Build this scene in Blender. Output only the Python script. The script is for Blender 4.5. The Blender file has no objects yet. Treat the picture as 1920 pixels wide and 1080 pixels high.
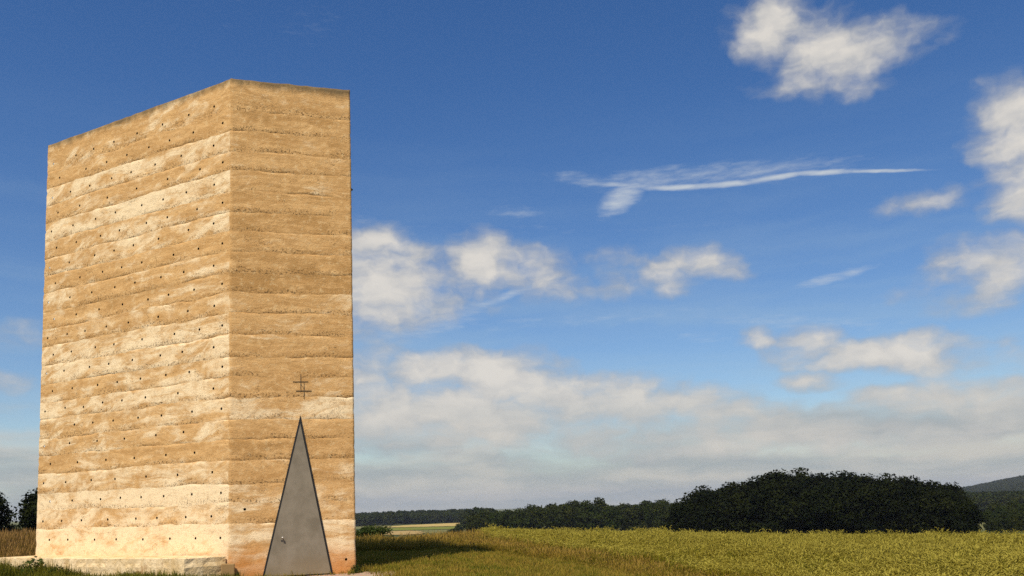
import bpy, math, random
import numpy as np
from mathutils import Vector, Matrix, Euler

S = bpy.context.scene
COL = S.collection
rad = math.radians

# ------------------------------------------------------------------ camera
EYE = 1.54
cd = bpy.data.cameras.new('camera')
cd.sensor_width = 36.0
cd.lens = 36.0 * 1660 / 1920
cd.shift_y = 200 / 1920
cd.clip_start = 0.1
cd.clip_end = 40000
cam = bpy.data.objects.new('camera', cd)
COL.objects.link(cam)
pitch, roll = rad(6.89), rad(-1.95)
right = Vector((1, 0, 0)); up = Vector((0, -math.sin(pitch), math.cos(pitch))); fwd = Vector((0, math.cos(pitch), math.sin(pitch)))
r2 = right * math.cos(roll) + up * math.sin(roll)
u2 = -right * math.sin(roll) + up * math.cos(roll)
m = Matrix((r2, u2, -fwd)).transposed().to_4x4()
m.translation = Vector((0, 0, EYE))
cam.matrix_world = m
S.camera = cam

# ------------------------------------------------------------------ light
SUN_EL, SUN_AZ = rad(53.5), rad(201)          # azimuth clockwise from +Y
sdir = Vector((math.sin(SUN_AZ) * math.cos(SUN_EL), math.cos(SUN_AZ) * math.cos(SUN_EL), math.sin(SUN_EL)))
sl = bpy.data.lights.new('sun', 'SUN')
sl.energy = 5.0; sl.angle = rad(0.5); sl.color = (1.0, 0.93, 0.82)
so = bpy.data.objects.new('sun', sl); COL.objects.link(so)
so.rotation_euler = sdir.to_track_quat('Z', 'Y').to_euler()
so.location = sdir * 60

S.view_settings.view_transform = 'Standard'
S.view_settings.look = 'None'
S.view_settings.exposure = 0.0
S.view_settings.gamma = 1.0
S.view_settings.use_curve_mapping = False

# ------------------------------------------------------------------ node helper
class NT:
    def __init__(s, tree):
        s.t = tree; s.n = tree.nodes; s.l = tree.links; s.dim = '3D'
    def new(s, typ, ins=None, **kw):
        nd = s.n.new(typ)
        for k, v in kw.items(): setattr(nd, k, v)
        if ins:
            for k, v in ins.items(): s.put(nd.inputs[k], v)
        return nd
    def put(s, sock, v):
        if isinstance(v, bpy.types.NodeSocket): s.l.new(v, sock)
        elif isinstance(v, bpy.types.Node): s.l.new(v.outputs[0], sock)
        else: sock.default_value = v
    def math(s, op, a, b=None, c=None, clamp=False):
        nd = s.n.new('ShaderNodeMath'); nd.operation = op; nd.use_clamp = clamp
        s.put(nd.inputs[0], a)
        if b is not None: s.put(nd.inputs[1], b)
        if c is not None: s.put(nd.inputs[2], c)
        return nd.outputs[0]
    def vmath(s, op, a, b=None, scale=None):
        nd = s.n.new('ShaderNodeVectorMath'); nd.operation = op
        s.put(nd.inputs[0], a)
        if b is not None: s.put(nd.inputs[1], b)
        if scale is not None: s.put(nd.inputs['Scale'], scale)
        return nd.outputs['Value'] if op in ('LENGTH', 'DOT_PRODUCT') else nd.outputs[0]
    def noise(s, vec, scale, detail=4, rough=0.55, dist=0.0, col=False, lac=2.0):
        nd = s.n.new('ShaderNodeTexNoise'); nd.noise_dimensions = s.dim; s.put(nd.inputs['Vector'], vec)
        s.put(nd.inputs['Scale'], scale); nd.inputs['Detail'].default_value = detail
        nd.inputs['Roughness'].default_value = rough; nd.inputs['Distortion'].default_value = dist
        nd.inputs['Lacunarity'].default_value = lac
        return nd.outputs['Color'] if col else nd.outputs[0]
    def step(s, v, a, b, lo=0.0, hi=1.0, smooth=True):
        nd = s.n.new('ShaderNodeMapRange'); nd.interpolation_type = 'SMOOTHSTEP' if smooth else 'LINEAR'
        s.put(nd.inputs['Value'], v)
        for i, x in zip(('From Min', 'From Max', 'To Min', 'To Max'), (a, b, lo, hi)): s.put(nd.inputs[i], x)
        return nd.outputs[0]
    def mix(s, f, a, b, blend='MIX'):
        nd = s.n.new('ShaderNodeMix'); nd.data_type = 'RGBA'; nd.blend_type = blend
        s.put(nd.inputs[0], f)
        for k, v in ((6, a), (7, b)):
            if isinstance(v, tuple): v = (*v[:3], 1)
            s.put(nd.inputs[k], v)
        return nd.outputs[2]
    def sep(s, v):
        nd = s.n.new('ShaderNodeSeparateXYZ'); s.put(nd.inputs[0], v); return nd.outputs
    def comb(s, x, y, z=0.0):
        nd = s.n.new('ShaderNodeCombineXYZ')
        for i, v in enumerate((x, y, z)): s.put(nd.inputs[i], v)
        return nd.outputs[0]
    def attr(s, name, out=2):
        nd = s.n.new('ShaderNodeAttribute'); nd.attribute_name = name; return nd.outputs[out]

def material(name):
    mt = bpy.data.materials.new(name); mt.use_nodes = True
    T = NT(mt.node_tree); T.n.clear()
    out = T.new('ShaderNodeOutputMaterial'); b = T.new('ShaderNodeBsdfPrincipled')
    T.l.new(b.outputs[0], out.inputs[0])
    return mt, T, b, out

# ------------------------------------------------------------------ sky
W = bpy.data.worlds.new('World'); S.world = W; W.use_nodes = True
T = NT(W.node_tree); T.n.clear(); T.dim = '2D'
wo = T.new('ShaderNodeOutputWorld'); bg = T.new('ShaderNodeBackground'); T.l.new(bg.outputs[0], wo.inputs[0])
sky = T.new('ShaderNodeTexSky', sky_type='NISHITA')
sky.sun_disc = False; sky.sun_elevation = SUN_EL; sky.sun_rotation = SUN_AZ
sky.altitude = 300; sky.air_density = 1.0; sky.dust_density = 0.6; sky.ozone_density = 2.0
SKY_STRENGTH = 0.1
D = T.vmath('NORMALIZE', T.new('ShaderNodeTexCoord').outputs['Generated'])
dx, dy, dz = T.sep(D)
az = T.math('DEGREES', T.math('ARCTAN2', dx, dy))
el = T.math('DEGREES', T.math('ARCSINE', dz))
AE = T.comb(az, el)
# clouds: (azimuth, elevation, half width, half height, turn, weight), degrees on the sky
CUM = [(18.27,27.43,2.50,2.06,-9.4,1.00),(20.61,26.01,2.91,2.01,-10.1,1.05),(21.99,25.26,2.86,1.67,-10.6,1.00),(24.09,25.91,2.63,1.26,-11.7,0.85),(26.23,26.01,1.95,0.72,-12.8,0.60),(19.84,24.52,2.92,0.88,-9.5,0.50),(31.29,19.88,2.15,2.24,-13.0,1.05),(31.09,16.46,2.00,1.78,-11.4,1.05),(26.21,16.41,2.58,0.67,-1.2,0.45),(29.48,12.30,3.51,1.49,-8.8,0.90),(27.42,10.77,2.51,0.76,-7.6,0.45),(22.85,7.90,5.93,1.02,-6.4,1.05),(16.12,9.58,1.29,0.66,-4.7,0.80),(19.28,9.14,2.19,0.85,-5.2,0.90),(25.51,8.27,3.42,0.93,-6.0,0.85),(29.24,6.59,2.66,0.42,-5.9,0.50),(18.79,6.69,1.62,0.62,-4.3,1.05),(-7.82,14.07,4.67,2.69,-0.1,1.10),(-8.82,16.24,2.77,1.33,0.5,0.90),(-1.64,15.51,2.30,1.62,-1.4,1.00),(0.82,15.10,3.18,1.42,-11.6,0.85),(3.27,14.49,2.11,1.36,-21.9,0.65),(-2.95,13.17,2.46,1.09,-1.2,0.70),(6.29,15.17,1.75,0.84,-3.5,0.55),(7.81,14.23,2.08,1.28,-3.8,0.50),(10.38,13.88,1.71,1.07,-4.4,0.85),(13.14,14.58,2.19,0.92,-13.0,0.95),(-4.47,8.57,4.15,1.24,-1.3,1.15),(-1.00,8.13,5.21,1.52,-7.7,1.20),(3.46,6.42,9.60,1.72,-7.3,1.20),(-3.50,5.79,9.59,2.24,-1.6,1.20),(11.60,5.69,6.30,1.22,-6.2,1.05),(-9.28,8.82,2.04,1.70,-0.5,0.80),(24.10,5.12,2.89,0.88,-4.4,1.00),(28.25,4.55,4.57,1.46,-4.6,1.10),(19.51,3.73,7.95,1.30,-3.3,1.05),(29.41,5.60,1.58,0.24,-5.4,0.70),(9.84,4.08,13.20,1.53,-2.6,0.95),(-29.30,9.99,1.61,0.90,3.3,0.50),(-30.02,7.55,1.05,0.60,2.1,0.50),]
CIR = [(7.76,19.81,3.34,0.23,-7.0,0.75),(11.74,19.34,3.26,0.23,-3.7,1.00),(14.80,19.21,2.67,0.22,-0.8,1.00),(17.46,19.26,2.44,0.22,0.3,1.00),(20.36,19.14,2.69,0.19,-5.5,1.00),(23.74,18.69,3.33,0.12,-8.5,0.90),(7.72,19.06,1.87,0.88,29.2,0.90),(15.17,19.77,8.31,0.83,-2.9,0.55),(10.05,20.04,4.15,0.78,0.5,0.60),(5.48,20.26,2.84,0.52,-9.1,0.50),(0.77,18.55,1.96,0.46,-2.0,0.45),(20.65,12.89,2.92,0.35,9.9,0.60),(-9.49,18.15,1.04,0.33,1.0,0.40),(-0.13,13.26,2.81,0.31,19.5,0.65),(-5.44,11.50,5.21,1.02,12.8,0.50),(-12.66,29.37,2.10,1.30,3.9,0.20),(-17.61,29.50,1.68,1.13,6.1,0.10),(18.42,10.36,7.88,0.52,-7.4,0.40),(12.52,9.95,2.00,0.40,-4.1,0.40),(1.80,17.41,17.23,0.33,-2.3,0.20),(5.07,11.50,12.02,0.48,1.0,0.30),]
w1 = T.vmath('SCALE', T.vmath('SUBTRACT', T.noise(AE, 0.22, 3, 0.5, col=True), (0.5, 0.5, 0.5)), scale=1.8)
w2 = T.vmath('SCALE', T.vmath('SUBTRACT', T.noise(AE, 0.9, 2, 0.5, col=True), (0.5, 0.5, 0.5)), scale=0.9)
warp = T.vmath('MULTIPLY', T.vmath('ADD', w1, w2), (1.0, 0.45, 0.0))
AW = T.vmath('ADD', AE, warp)
def blobs(vec, lst, grow):
    x_, y_, _ = T.sep(vec); h = T.comb(x_, y_, 1.0); acc = None
    for a, e, ra, re, ro, w in lst:
        ra *= grow; re *= grow; co, si = math.cos(rad(ro)), math.sin(rad(ro))
        u = T.vmath('DOT_PRODUCT', h, (co / ra, si / ra, -(a * co + e * si) / ra))
        v = T.vmath('DOT_PRODUCT', h, (-si / re, co / re, (a * si - e * co) / re))
        f = T.math('MULTIPLY_ADD', T.math('MULTIPLY_ADD', u, u, T.math('MULTIPLY', v, v)), -w, w)
        acc = f if acc is None else T.math('MAXIMUM', acc, f)
    return acc
cm = blobs(AW, CUM, 1.47)
# the rest of the sky, outside the mapped part: scattered fair-weather clouds of the same kind
gen = T.math('MULTIPLY_ADD', T.noise(T.vmath('MULTIPLY', AE, (1, 2.0, 1)), 0.07, 2, 0.5), 5.0, -2.75)
side = T.math('MAXIMUM', T.step(T.math('ABSOLUTE', az), 33, 38), T.step(el, 31, 36))
cm = T.math('MAXIMUM', cm, T.math('SUBTRACT', T.math('MULTIPLY', gen, side), T.math('MULTIPLY_ADD', side, -1.0, 1.0)))
cvec = T.vmath('MULTIPLY', AW, (1, 1.9, 1))
fb = T.noise(cvec, 0.30, 7, 0.52)
dens = T.math('ADD', cm, T.math('MULTIPLY_ADD', fb, 1.7, -0.85))
calpha = T.step(dens, 0.0, 1.15)
# low layer of grey stratus that thickens to the horizon
lowv = T.vmath('MULTIPLY', AW, (0.07, 0.45, 1))
lown = T.noise(lowv, 1.0, 5, 0.55)
low = T.math('MULTIPLY', T.step(T.math('ADD', el, T.math('MULTIPLY_ADD', lown, -9.0, 4.5)), 7.0, 1.5), 0.92)
veil = T.math('MULTIPLY', T.step(el, 27, 0), T.step(T.noise(T.vmath('MULTIPLY', AW, (0.05, 0.5, 1)), 1.0, 4, 0.5), 0.35, 0.75, 0.10, 0.42))
# cirrus
cw = T.vmath('ADD', AE, T.vmath('MULTIPLY', T.vmath('ADD', w1, w2), (0.3, 0.06, 0)))
ci = blobs(cw, CIR, 1.25)
cin = T.noise(T.vmath('MULTIPLY', cw, (0.45, 2.2, 1)), 1.3, 6, 0.62)
cia = T.math('MULTIPLY', T.step(T.math('MULTIPLY_ADD', cin, 0.8, T.math('ADD', ci, -0.45)), 0.10, 1.35), 0.92)

skyc = T.vmath('SCALE', sky.outputs[0], scale=SKY_STRENGTH)
hsv = T.new('ShaderNodeHueSaturation', {'Hue': 0.509, 'Saturation': 1.30, 'Value': 1.10, 'Color': skyc})
c = T.mix(veil, hsv.outputs[0], (0.40, 0.53, 0.62))
c = T.mix(cia, c, (0.62, 0.66, 0.68))
lowc = T.mix(T.step(T.noise(T.vmath('MULTIPLY', AW, (0.09, 0.62, 1)), 1.0, 6, 0.55), 0.32, 0.72), (0.385, 0.42, 0.43), (0.585, 0.56, 0.51))
c = T.mix(low, c, lowc)
shade = T.math('ADD', T.step(dens, 0.2, 1.5), T.math('MULTIPLY_ADD', T.noise(T.vmath('ADD', cvec, (0.3, 0.9, 3)), 0.5, 3, 0.5), 0.9, -0.45), clamp=True)
cc = T.mix(shade, (0.40, 0.42, 0.45), (0.74, 0.70, 0.64))
cc = T.mix(T.step(el, 8.5, 3.5, 0.0, 0.6), cc, lowc)
c = T.mix(T.math('MULTIPLY', calpha, 0.95), c, cc)
T.put(bg.inputs['Color'], c); bg.inputs['Strength'].default_value = 1.0
W.cycles.sampling_method = 'MANUAL'; W.cycles.sample_map_resolution = 512

# ------------------------------------------------------------------ mesh helpers
def mesh_from(name, V, F, mats=(), attrs=None, uv=None, smooth=False, midx=None):
    V = np.asarray(V, dtype=np.float64)
    me = bpy.data.meshes.new(name)
    if isinstance(F, np.ndarray) and F.ndim == 2:
        nf, k = F.shape
        me.vertices.add(len(V)); me.vertices.foreach_set('co', V.astype(np.float32).ravel())
        me.loops.add(nf * k); me.loops.foreach_set('vertex_index', F.astype(np.int32).ravel())
        me.polygons.add(nf); me.polygons.foreach_set('loop_start', np.arange(0, nf * k, k, dtype=np.int32))
        me.update(calc_edges=True)
    else:
        me.from_pydata([tuple(v) for v in V], [], [tuple(f) for f in F]); me.update()
    for mt in mats: me.materials.append(mt)
    if attrs:
        for k, a in attrs.items():
            at = me.attributes.new(k, 'FLOAT', 'POINT'); at.data.foreach_set('value', np.asarray(a, dtype=np.float32))
    if uv is not None:
        li = np.zeros(len(me.loops), dtype=np.int32); me.loops.foreach_get('vertex_index', li)
        ul = me.uv_layers.new(name='UVMap'); ul.data.foreach_set('uv', np.asarray(uv, dtype=np.float32)[li].ravel())
    if smooth: me.polygons.foreach_set('use_smooth', np.ones(len(me.polygons), dtype=bool))
    if midx is not None: me.polygons.foreach_set('material_index', np.asarray(midx, dtype=np.int32))
    me.update()
    return me

def link(name, me, parent=None, **props):
    o = bpy.data.objects.new(name, me); COL.objects.link(o)
    if parent is not None: o.parent = parent
    for k, v in props.items(): o[k] = v
    return o

def empty(name, loc, **props):
    o = link(name, None, **props); o.location = loc; o.empty_display_size = 0.3
    return o

class MB:                                        # collects boxes and tubes into one mesh
    def __init__(s): s.V = []; s.F = []
    def add(s, V, F):
        b = len(s.V); s.V += [tuple(v) for v in V]; s.F += [tuple(i + b for i in f) for f in F]
    def tube(s, pts, radii, n=8, cap=True):
        pts = [Vector(p) for p in pts]; rings = []
        for i, p in enumerate(pts):
            d = (pts[min(i + 1, len(pts) - 1)] - pts[max(i - 1, 0)]).normalized()
            a = d.orthogonal().normalized() if i == 0 else (rings[-1][1] - d * rings[-1][1].dot(d)).normalized()
            rings.append((p, a, d.cross(a)))
        V = []; F = []
        for (p, a, b), r in zip(rings, radii):
            for k in range(n):
                t = 2 * math.pi * k / n; V.append(p + a * (r * math.cos(t)) + b * (r * math.sin(t)))
        for i in range(len(pts) - 1):
            for k in range(n):
                F.append((i * n + k, i * n + (k + 1) % n, (i + 1) * n + (k + 1) % n, (i + 1) * n + k))
        if cap: F.append(tuple(range(n))[::-1]); F.append(tuple((len(pts) - 1) * n + k for k in range(n)))
        s.add(V, F)
    def prism(s, poly, z0, z1, P):               # poly in (a, b), pushed through P(a, b, c)
        n = len(poly); V = [P(a, b, z0) for a, b in poly] + [P(a, b, z1) for a, b in poly]
        F = [tuple(range(n))[::-1], tuple(range(n, 2 * n))] + [(i, (i + 1) % n, n + (i + 1) % n, n + i) for i in range(n)]
        s.add(V, F)
    def mesh(s, name, mats, smooth=False): return mesh_from(name, s.V, s.F, mats, smooth=smooth)

# numpy value noise
def hsh(ix, iy, seed):
    h = (ix.astype(np.int64) * 374761393 + iy.astype(np.int64) * 668265263 + seed * 1442695041) & 0xffffffff
    h = ((h ^ (h >> 13)) * 1274126177) & 0xffffffff
    return ((h ^ (h >> 16)) & 0xffff) / 65535.0
def vnoise(x, y, seed=0):
    x = np.asarray(x, float); y = np.asarray(y, float) + 0 * x
    ix, iy = np.floor(x), np.floor(y); fx, fy = x - ix, y - iy
    fx = fx * fx * (3 - 2 * fx); fy = fy * fy * (3 - 2 * fy)
    a, b = hsh(ix, iy, seed), hsh(ix + 1, iy, seed); c, d = hsh(ix, iy + 1, seed), hsh(ix + 1, iy + 1, seed)
    return (a * (1 - fx) + b * fx) * (1 - fy) + (c * (1 - fx) + d * fx) * fy
def fbm(x, y, seed=0, oct=4):
    s = 0; a = 0.5
    for i in range(oct): s = s + a * vnoise(x * 2 ** i, y * 2 ** i, seed + i * 17); a *= 0.5
    return s / (1 - 0.5 ** oct)
def sstep(a, b, x):
    t = np.clip((np.asarray(x, float) - a) / (b - a), 0, 1); return t * t * (3 - 2 * t)

# ------------------------------------------------------------------ terrain
PD = np.array([0, 18, 24, 30, 36, 45, 60, 100, 170, 350, 560, 700, 880, 1500, 3000, 12000.])
PZ = np.array([0, 0, -0.01, -0.05, -0.15, -0.50, -1.6, -4.6, -8.2, -14, -16, -17, -18, -22, -32, -85.])
def ground_z(x, y):
    x = np.asarray(x, float); y = np.asarray(y, float)
    d = np.hypot(x, y); q = np.arctan2(x, y)
    z = np.interp(d, PD, PZ)
    z = z * (0.30 + 0.70 * sstep(-0.50, -0.30, q)) * np.where(d > 300, 1, 1)
    z = z - 1.02 * (1 - np.exp(-np.maximum(0, x + 1.5) / 9.0)) * sstep(8, 20, y) * sstep(140, 70, d)
    z = z + (fbm(x * 0.35, y * 0.35, 3, 3) - 0.5) * 0.10 * sstep(300, 60, d)
    return z
def warp_axis(lo, hi, n, k):
    t = np.linspace(np.arcsinh(lo / k), np.arcsinh(hi / k), n); return np.sinh(t) * k

mt_ground, T, b, _ = material('meadow_soil')
P = T.new('ShaderNodeNewGeometry').outputs['Position']
n1 = T.noise(P, 0.35, 5); n2 = T.noise(P, 6.0, 5, 0.65)
c = T.mix(T.step(n1, 0.4, 0.62), (0.075, 0.085, 0.022), (0.16, 0.125, 0.042))
c = T.mix(T.step(n2, 0.45, 0.7), c, (0.055, 0.06, 0.018))
dist = T.vmath('LENGTH', P)
nf = T.noise(P, 0.006, 4)
cf = T.mix(T.step(nf, 0.4, 0.55), (0.05, 0.07, 0.02), (0.16, 0.15, 0.05))
c = T.mix(T.step(dist, 90, 300), c, cf)
T.put(b.inputs['Base Color'], c); b.inputs['Roughness'].default_value = 0.95; b.inputs['Specular IOR Level'].default_value = 0.1
bp = T.new('ShaderNodeBump', {'Strength': 0.6, 'Distance': 0.05, 'Height': n2}); T.put(b.inputs['Normal'], bp.outputs[0])

gx = warp_axis(-9000, 9000, 300, 14.0); gy = warp_axis(-9000, 9000, 340, 18.0)
GX, GY = np.meshgrid(gx, gy)
V = np.stack([GX, GY, ground_z(GX, GY)], -1).reshape(-1, 3)
ni = len(gx); I = np.arange(len(gy) * ni).reshape(len(gy), ni)
F = np.stack([I[:-1, :-1], I[:-1, 1:], I[1:, 1:], I[1:, :-1]], -1).reshape(-1, 4)
link('ground', mesh_from('ground', V, F, [mt_ground], smooth=True), kind='structure')

def draped(name, poly, lift, mat, step, label=None, edge=0.0, **props):   # a sheet cut to a polygon, laid on the ground
    poly = np.array(poly, float); x0, y0 = poly.min(0); x1, y1 = poly.max(0)
    xs = np.arange(x0, x1 + step, step); ys = np.arange(y0, y1 + step, step)
    X, Y = np.meshgrid(xs, ys)
    Zg = ground_z(X, Y) + lift
    def inside(px, py):
        c = np.zeros(px.shape, bool); n = len(poly)
        for i in range(n):
            (ax, ay), (bx, by) = poly[i], poly[(i + 1) % n]
            cond = ((ay > py) != (by > py)) & (px < (bx - ax) * (py - ay) / (by - ay + 1e-12) + ax)
            c ^= cond
        return c
    nx = len(xs); I = np.arange(X.size).reshape(X.shape)
    cx = (X[:-1, :-1] + X[1:, 1:]) / 2; cy = (Y[:-1, :-1] + Y[1:, 1:]) / 2
    wob = (fbm(cx / max(edge, 1e-3) / 3, cy / max(edge, 1e-3) / 3, 5) - 0.5) * edge * 2 if edge else 0
    wob2 = (fbm(cx / max(edge, 1e-3) / 3, cy / max(edge, 1e-3) / 3, 9) - 0.5) * edge * 2 if edge else 0
    ok = inside(cx + wob, cy + wob2)
    F = np.stack([I[:-1, :-1], I[:-1, 1:], I[1:, 1:], I[1:, :-1]], -1)[ok]
    return link(name, mesh_from(name, np.stack([X, Y, Zg], -1).reshape(-1, 3), F.reshape(-1, 4), [mat], smooth=True), **props)

mt_gravel, T, b, _ = material('path_gravel')
P = T.new('ShaderNodeNewGeometry').outputs['Position']
vo = T.new('ShaderNodeTexVoronoi', {'Vector': P, 'Scale': 40.0})
c = T.mix(T.noise(P, 3.0, 5), (0.36, 0.225, 0.125), (0.50, 0.34, 0.21))
c = T.mix(0.5, c, vo.outputs['Color'], 'SOFT_LIGHT')
T.put(b.inputs['Base Color'], c); b.inputs['Roughness'].default_value = 0.9
bp = T.new('ShaderNodeBump', {'Strength': 0.8, 'Distance': 0.02, 'Height': vo.outputs['Distance']}); T.put(b.inputs['Normal'], bp.outputs[0])
draped('gravel_path', [(-6.4, 17.2), (-6.0, 20.2), (-5.3, 20.70), (-3.9, 21.25), (-3.2, 21.55), (-2.7, 21.2), (-2.5, 20.2), (-2.2, 17), (-1.2, 8), (-1, -4), (-4, -4), (-4.6, 8)], 0.012, mt_gravel, 0.06, edge=0.22, kind='structure')

def plain_field(name, ca, cb, sc):
    mt, T, b, _ = material(name)
    P = T.new('ShaderNodeNewGeometry').outputs['Position']
    T.put(b.inputs['Base Color'], T.mix(T.noise(P, sc, 5), ca, cb)); b.inputs['Roughness'].default_value = 1.0
    b.inputs['Specular IOR Level'].default_value = 0.0
    return mt
mt_stub = plain_field('stubble', (0.40, 0.28, 0.09), (0.48, 0.35, 0.13), 0.05)
mt_past = plain_field('pasture', (0.14, 0.16, 0.03), (0.19, 0.19, 0.045), 0.05)
mt_hay = plain_field('hay', (0.33, 0.22, 0.08), (0.40, 0.28, 0.12), 0.08)
draped('stubble_field', [(-128, 800), (-100, 775), (-60, 750), (-20, 740), (-10, 905), (-62, 905), (-100, 880), (-122, 830)], 0.35, mt_stub, 6, kind='structure')
draped('pasture_field', [(-96, 660), (-60, 640), (-20, 630), (-16, 722), (-62, 735), (-100, 760), (-114, 755)], 0.3, mt_past, 6, kind='structure')
draped('hay_field', [(-86, 540), (-66, 520), (-56, 530), (-62, 590), (-74, 628), (-97, 640)], 0.3, mt_hay, 5, kind='structure')

# ------------------------------------------------------------------ chapel
cL = np.array([-12.883, 23.979]); cC = np.array([-6.5695, 20.446]); cR = np.array([-3.8237, 21.248])
cB1 = np.array([-6.2, 24.9]); cB2 = np.array([-10.2, 26.4])
POLY = [cL, cC, cR, cB1, cB2]
def unit(v): return v / np.linalg.norm(v)
tanv = [unit(POLY[(i + 1) % 5] - POLY[i]) for i in range(5)]
nrm = [np.array([t[1], -t[0]]) for t in tanv]
flen = [np.linalg.norm(POLY[(i + 1) % 5] - POLY[i]) for i in range(5)]
SL, SR = flen[0], flen[0] + flen[1]

chapel = empty('field_chapel', (float(cC[0]), float(cC[1]), 0.0),
               label='tall windowless tower of layered tan rammed concrete with a triangular door', category='chapel')
CO = np.array([cC[0], cC[1], 0.0])

def fp(face, s, z, out=0.0):                     # a point on a face, in the chapel's own space
    p = POLY[face] + tanv[face] * s + nrm[face] * out
    return Vector((p[0] - cC[0], p[1] - cC[1], z))

# --- rammed concrete
mt_conc, T, b, _ = material('rammed_concrete')
uvn = T.new('ShaderNodeUVMap'); s_, z_, _z = T.sep(uvn.outputs[0])
lay = T.attr('lay'); vv = T.attr('v'); pale = T.attr('pale'); dip = T.attr('dip'); stain = T.attr('stain')
ca = T.math('COSINE', dip); sa = T.math('SINE', dip)
al = T.math('ADD', T.math('MULTIPLY', s_, ca), T.math('MULTIPLY', z_, sa))
ac = T.math('SUBTRACT', T.math('MULTIPLY', z_, ca), T.math('MULTIPLY', s_, sa))
sv = T.comb(T.math('MULTIPLY', al, 1.0), T.math('MULTIPLY', ac, 4.2), T.math('MULTIPLY', lay, 7.31))
iso = T.comb(s_, z_, T.math('MULTIPLY', lay, 3.7))
iso0 = T.comb(s_, z_, 0.0)
wp = T.vmath('SUBTRACT', T.noise(iso, 0.9, 3, 0.5, col=True), (0.5, 0.5, 0.5))
sv = T.vmath('ADD', sv, T.vmath('MULTIPLY', wp, (1.2, 2.6, 0.0)))
hv = T.vmath('ADD', T.comb(T.math('MULTIPLY', s_, 0.7), T.math('MULTIPLY', z_, 4.6), T.math('MULTIPLY', lay, 5.17)), T.vmath('MULTIPLY', wp, (1.0, 1.6, 0.0)))
nS = T.noise(sv, 0.85, 9, 0.66, 0.7); nH = T.noise(hv, 0.9, 9, 0.68, 0.5)
nB = T.noise(iso, 1.5, 9, 0.68, 0.4)
fam = T.step(T.noise(iso, 0.55, 2, 0.5), 0.40, 0.60)
nA = T.math('ADD', T.math('MULTIPLY', nS, T.math('SUBTRACT', 1.0, fam)), T.math('MULTIPLY', nH, fam))
nC = T.noise(T.vmath('ADD', hv, (11, 5, 3)), 1.5, 9, 0.74, 0.5)
nM = T.noise(iso0, 7.0, 7, 0.74, 0.3)
nF = T.noise(iso0, 26.0, 5, 0.7)
nG = T.noise(iso0, 85.0, 3, 0.6)
lb = T.math('MULTIPLY_ADD', T.new('ShaderNodeTexWhiteNoise', {'W': lay}, noise_dimensions='1D').outputs[0], 0.10, -0.05)
nX = T.math('MULTIPLY_ADD', T.noise(T.vmath('MULTIPLY', iso0, (0.7, 1.3, 1.0)), 0.8, 5, 0.6, 0.5), 0.30, -0.15)
pv = T.math('ADD', nX, T.math('ADD', T.math('ADD', T.math('MULTIPLY', nA, 0.70), T.math('MULTIPLY', nB, 0.45)), T.math('ADD', pale, lb)))
base = T.mix(T.step(nC, 0.34, 0.68), (0.52, 0.284, 0.098), (0.73, 0.440, 0.178))
c = T.mix(T.step(pv, 0.60, 0.79), base, (0.90, 0.690, 0.410))
c = T.mix(T.step(pv, 0.53, 0.38), c, (0.47, 0.255, 0.085))
c = T.mix(T.math('MULTIPLY', T.step(nM, 0.50, 0.66), 0.42), c, (0.44, 0.25, 0.09))
c = T.mix(T.math('MULTIPLY', T.step(nM, 0.48, 0.34), 0.38), c, (0.87, 0.65, 0.34))
# browner foot on every layer; dark speckles paint the shade inside pits
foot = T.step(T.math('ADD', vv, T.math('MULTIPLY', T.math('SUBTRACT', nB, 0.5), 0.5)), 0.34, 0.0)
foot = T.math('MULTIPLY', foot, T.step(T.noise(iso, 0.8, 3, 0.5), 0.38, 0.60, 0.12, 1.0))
pit_shade = T.math('MULTIPLY', T.step(T.noise(iso0, 22.0, 4, 0.7, 0.5), 0.55, 0.64), T.math('MULTIPLY_ADD', foot, 0.95, T.math('MULTIPLY', T.step(T.noise(iso, 2.2, 3), 0.55, 0.75), 0.45)))
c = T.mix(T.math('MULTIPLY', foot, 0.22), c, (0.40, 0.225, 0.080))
c = T.mix(T.math('MULTIPLY', pit_shade, 0.85), c, (0.15, 0.085, 0.035))
c = T.mix(T.math('MULTIPLY', T.step(nF, 0.54, 0.72), 0.50), c, (0.30, 0.18, 0.07))
c = T.mix(T.math('MULTIPLY', T.step(nF, 0.45, 0.28), 0.38), c, (0.78, 0.60, 0.34))
# rust-coloured splash of soil at the base, lichen and soot on the rim
st = T.math('MULTIPLY', stain, T.step(T.math('ADD', z_, T.math('MULTIPLY_ADD', nB, 0.9, -0.45)), 0.95, 0.0))
c = T.mix(T.math('MULTIPLY', st, 0.9), c, (0.56, 0.205, 0.040))
rim = T.step(T.math('ADD', T.math('MULTIPLY_ADD', stain, 0.06, z_), T.math('MULTIPLY_ADD', T.noise(T.comb(T.math('MULTIPLY', s_, 1.0), T.math('MULTIPLY', z_, 0.4), 2.0), 2.4, 6, 0.7), 0.5, -0.25)), 11.78, 12.04)
c = T.mix(T.math('MULTIPLY', rim, 0.85), c, (0.12, 0.088, 0.045))
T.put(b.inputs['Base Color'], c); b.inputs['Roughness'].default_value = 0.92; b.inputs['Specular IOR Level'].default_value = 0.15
hgt = T.math('SUBTRACT', T.math('ADD', T.math('MULTIPLY', nF, 0.7), T.math('ADD', T.math('MULTIPLY', nG, 0.35), T.math('MULTIPLY', nA, 0.6))), T.math('MULTIPLY', pit_shade, 1.6))
bp = T.new('ShaderNodeBump', {'Strength': 1.0, 'Distance': 0.018, 'Height': hgt}); T.put(b.inputs['Normal'], bp.outputs[0])

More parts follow.
